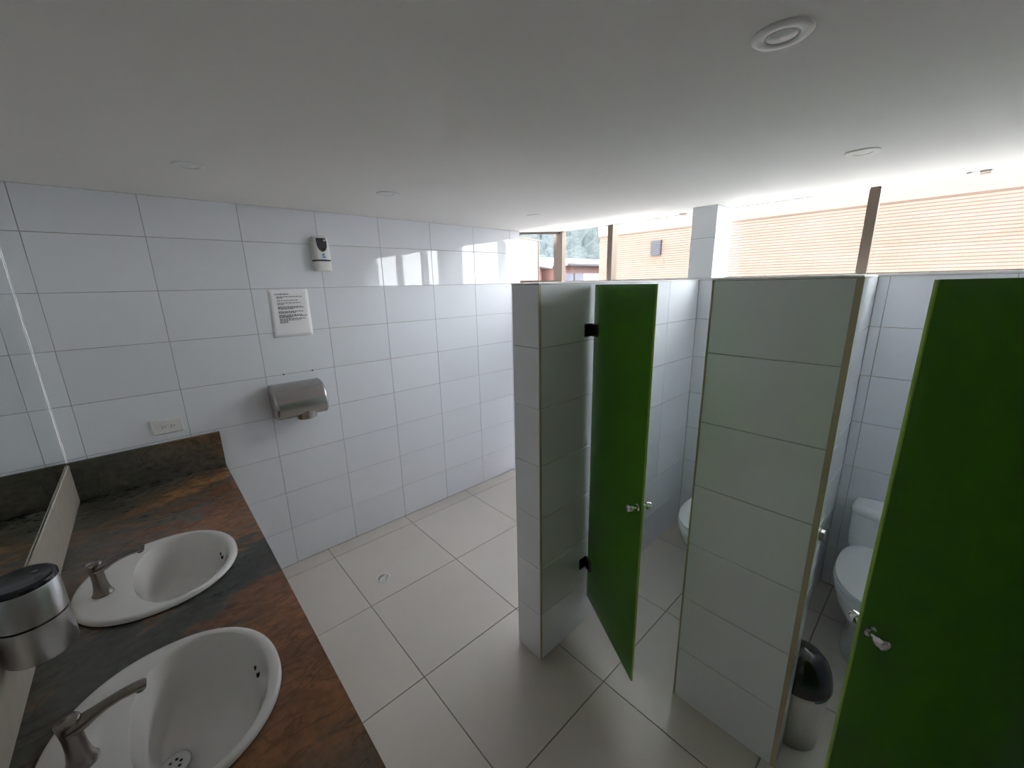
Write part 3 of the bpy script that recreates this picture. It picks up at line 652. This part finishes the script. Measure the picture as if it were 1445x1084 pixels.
toilet(2.998, -1.905, 'white one-piece toilet in the stall with the narrow ajar door')
toilet(2.998, -2.645, 'white one-piece toilet next to the steel bin')

# ------------------------------------------------------------------ bin
t_ = tag(empty('trash_bin', (1.925, -2.478, 0)), 'steel trash bin with black domed lid beside the toilet', 'bin')
MB().lathe([(0.083, 0.0005), (0.085, 0.003), (0.0945, 0.262), (0.0945, 0.268)], 40).build('body', BSTEEL, t_)
l_ = MB().lathe([(0.098, 0.258), (0.101, 0.262), (0.101, 0.275), (0.0985, 0.295), (0.092, 0.325), (0.079, 0.355), (0.060, 0.378), (0.035, 0.392), (0.001, 0.397)], 40).build('lid', BLACKP, t_)
mb = MB(); mb.loft([[(r_ * math.cos(a), r_ * math.sin(a), z) for a in [math.radians(x) for x in range(222, 262, 5)]] for r_, z in ((0.0958, 0.246), (0.0962, 0.254))], False, False); mb.build('sticker', LIDSTICK, t_)

# ------------------------------------------------------------------ outside
struct(box('ground', (3.3, -250, -3.4), (300, 200, -3.2), ASPHALT))
bb = tag(empty('brick_building', (9.0, -8, -3.2)), 'long orange brick building with plain concrete band seen through the windows', 'building')
MB().box((0, 2.0, 0), (8, 11.58, 6.03)).build('brick_wall', BRICK, bb)
MB().box((-0.03, 1.97, 6.03), (8.03, 11.61, 6.26)).build('concrete_band', BEIGEB, bb)
v_ = MB().box((-0.05, 9.94, 5.50), (-0.001, 10.18, 5.82)).build('wall_vent', DARKM, bb)
for k in range(7): MB().box((-0.062, 9.955, 5.515 + k * 0.043), (-0.05, 10.165, 5.54 + k * 0.043)).build('louver', DARKM, v_)
hA = tag(empty('house', (15.5, 8, -3.2)), 'salmon house with long white roof and bluish windows beyond the brick building', 'house')
MB().box((-2.7, 0, 0), (6, 6, 5.62)).build('wall', SALMON, hA)
mb = MB(); mb.loft([[(-2.85, -0.35, 5.70), (-2.85, 3.0, 6.15), (-2.85, 6.3, 5.70), (-2.85, 6.3, 5.62), (-2.85, -0.35, 5.62)], [(6.2, -0.35, 5.70), (6.2, 3.0, 6.15), (6.2, 6.3, 5.70), (6.2, 6.3, 5.62), (6.2, -0.35, 5.62)]]); fix_normals(mb.build('roof', ROOFW, hA))
MB().box((-2.85, -0.43, 5.60), (6.2, -0.355, 5.675)).build('gutter', DARKM, hA)
for a, b in ((-2.62, -1.45), (1.2, 2.6)):
    wv = MB().box((a, -0.03, 4.1), (b, 0.02, 5.32)).build('window', PURPLEG, hA)
    MB().box(((a + b) / 2 - 0.03, -0.05, 4.1), ((a + b) / 2 + 0.03, -0.031, 5.32)).build('window_bar', DARKM, wv)
MB().box((-1.4, -0.02, 3.0), (0.3, 0.02, 5.32)).build('wall_panel', ROOFW, hA)
hB = tag(empty('house', (10.6, 8.6, -3.2)), 'red walled house with sloping white roof beyond the open sash', 'house')
MB().box((-3, 0, 0), (1.6, 4, 5.55)).build('wall', SALMON, hB)
mb = MB(); mb.loft([[(-3.2, y, 6.55), (1.9, y, 5.72), (1.9, y, 5.52), (-3.2, y, 6.15)] for y in (-0.3, 4.3)]); fix_normals(mb.build('roof', ROOFW, hB))
wv = MB().box((0.55, -0.03, 4.4), (1.25, 0.02, 5.2)).build('window', PURPLEG, hB)
# wooded hill
rnd = random.Random(5); mb = MB(); NU, NV = 90, 40
def hz(u_, v_): return -3.2 + 40 * (v_ ** 1.15) * (0.75 + 0.25 * math.sin(u_ * 5 + 1)) + rnd.uniform(-1, 1) * 0.7 * (v_ > 0.02)
g = []
for j in range(NV + 1):
    for i in range(NU + 1):
        u_, v_ = i / NU, j / NV; ang = math.radians(12 + 62 * u_); rr = 42 + 55 * v_
        g.append((0.3 + rr * math.cos(ang) + rnd.uniform(-0.5, 0.5), -2.6 + rr * math.sin(ang) + rnd.uniform(-0.5, 0.5), hz(u_, v_)))
mb.add(g, [(j * (NU + 1) + i, j * (NU + 1) + i + 1, (j + 1) * (NU + 1) + i + 1, (j + 1) * (NU + 1) + i) for j in range(NV) for i in range(NU)], True)
hill = mb.build('wooded_hillside', FOLIAGE); hill['kind'] = 'structure'
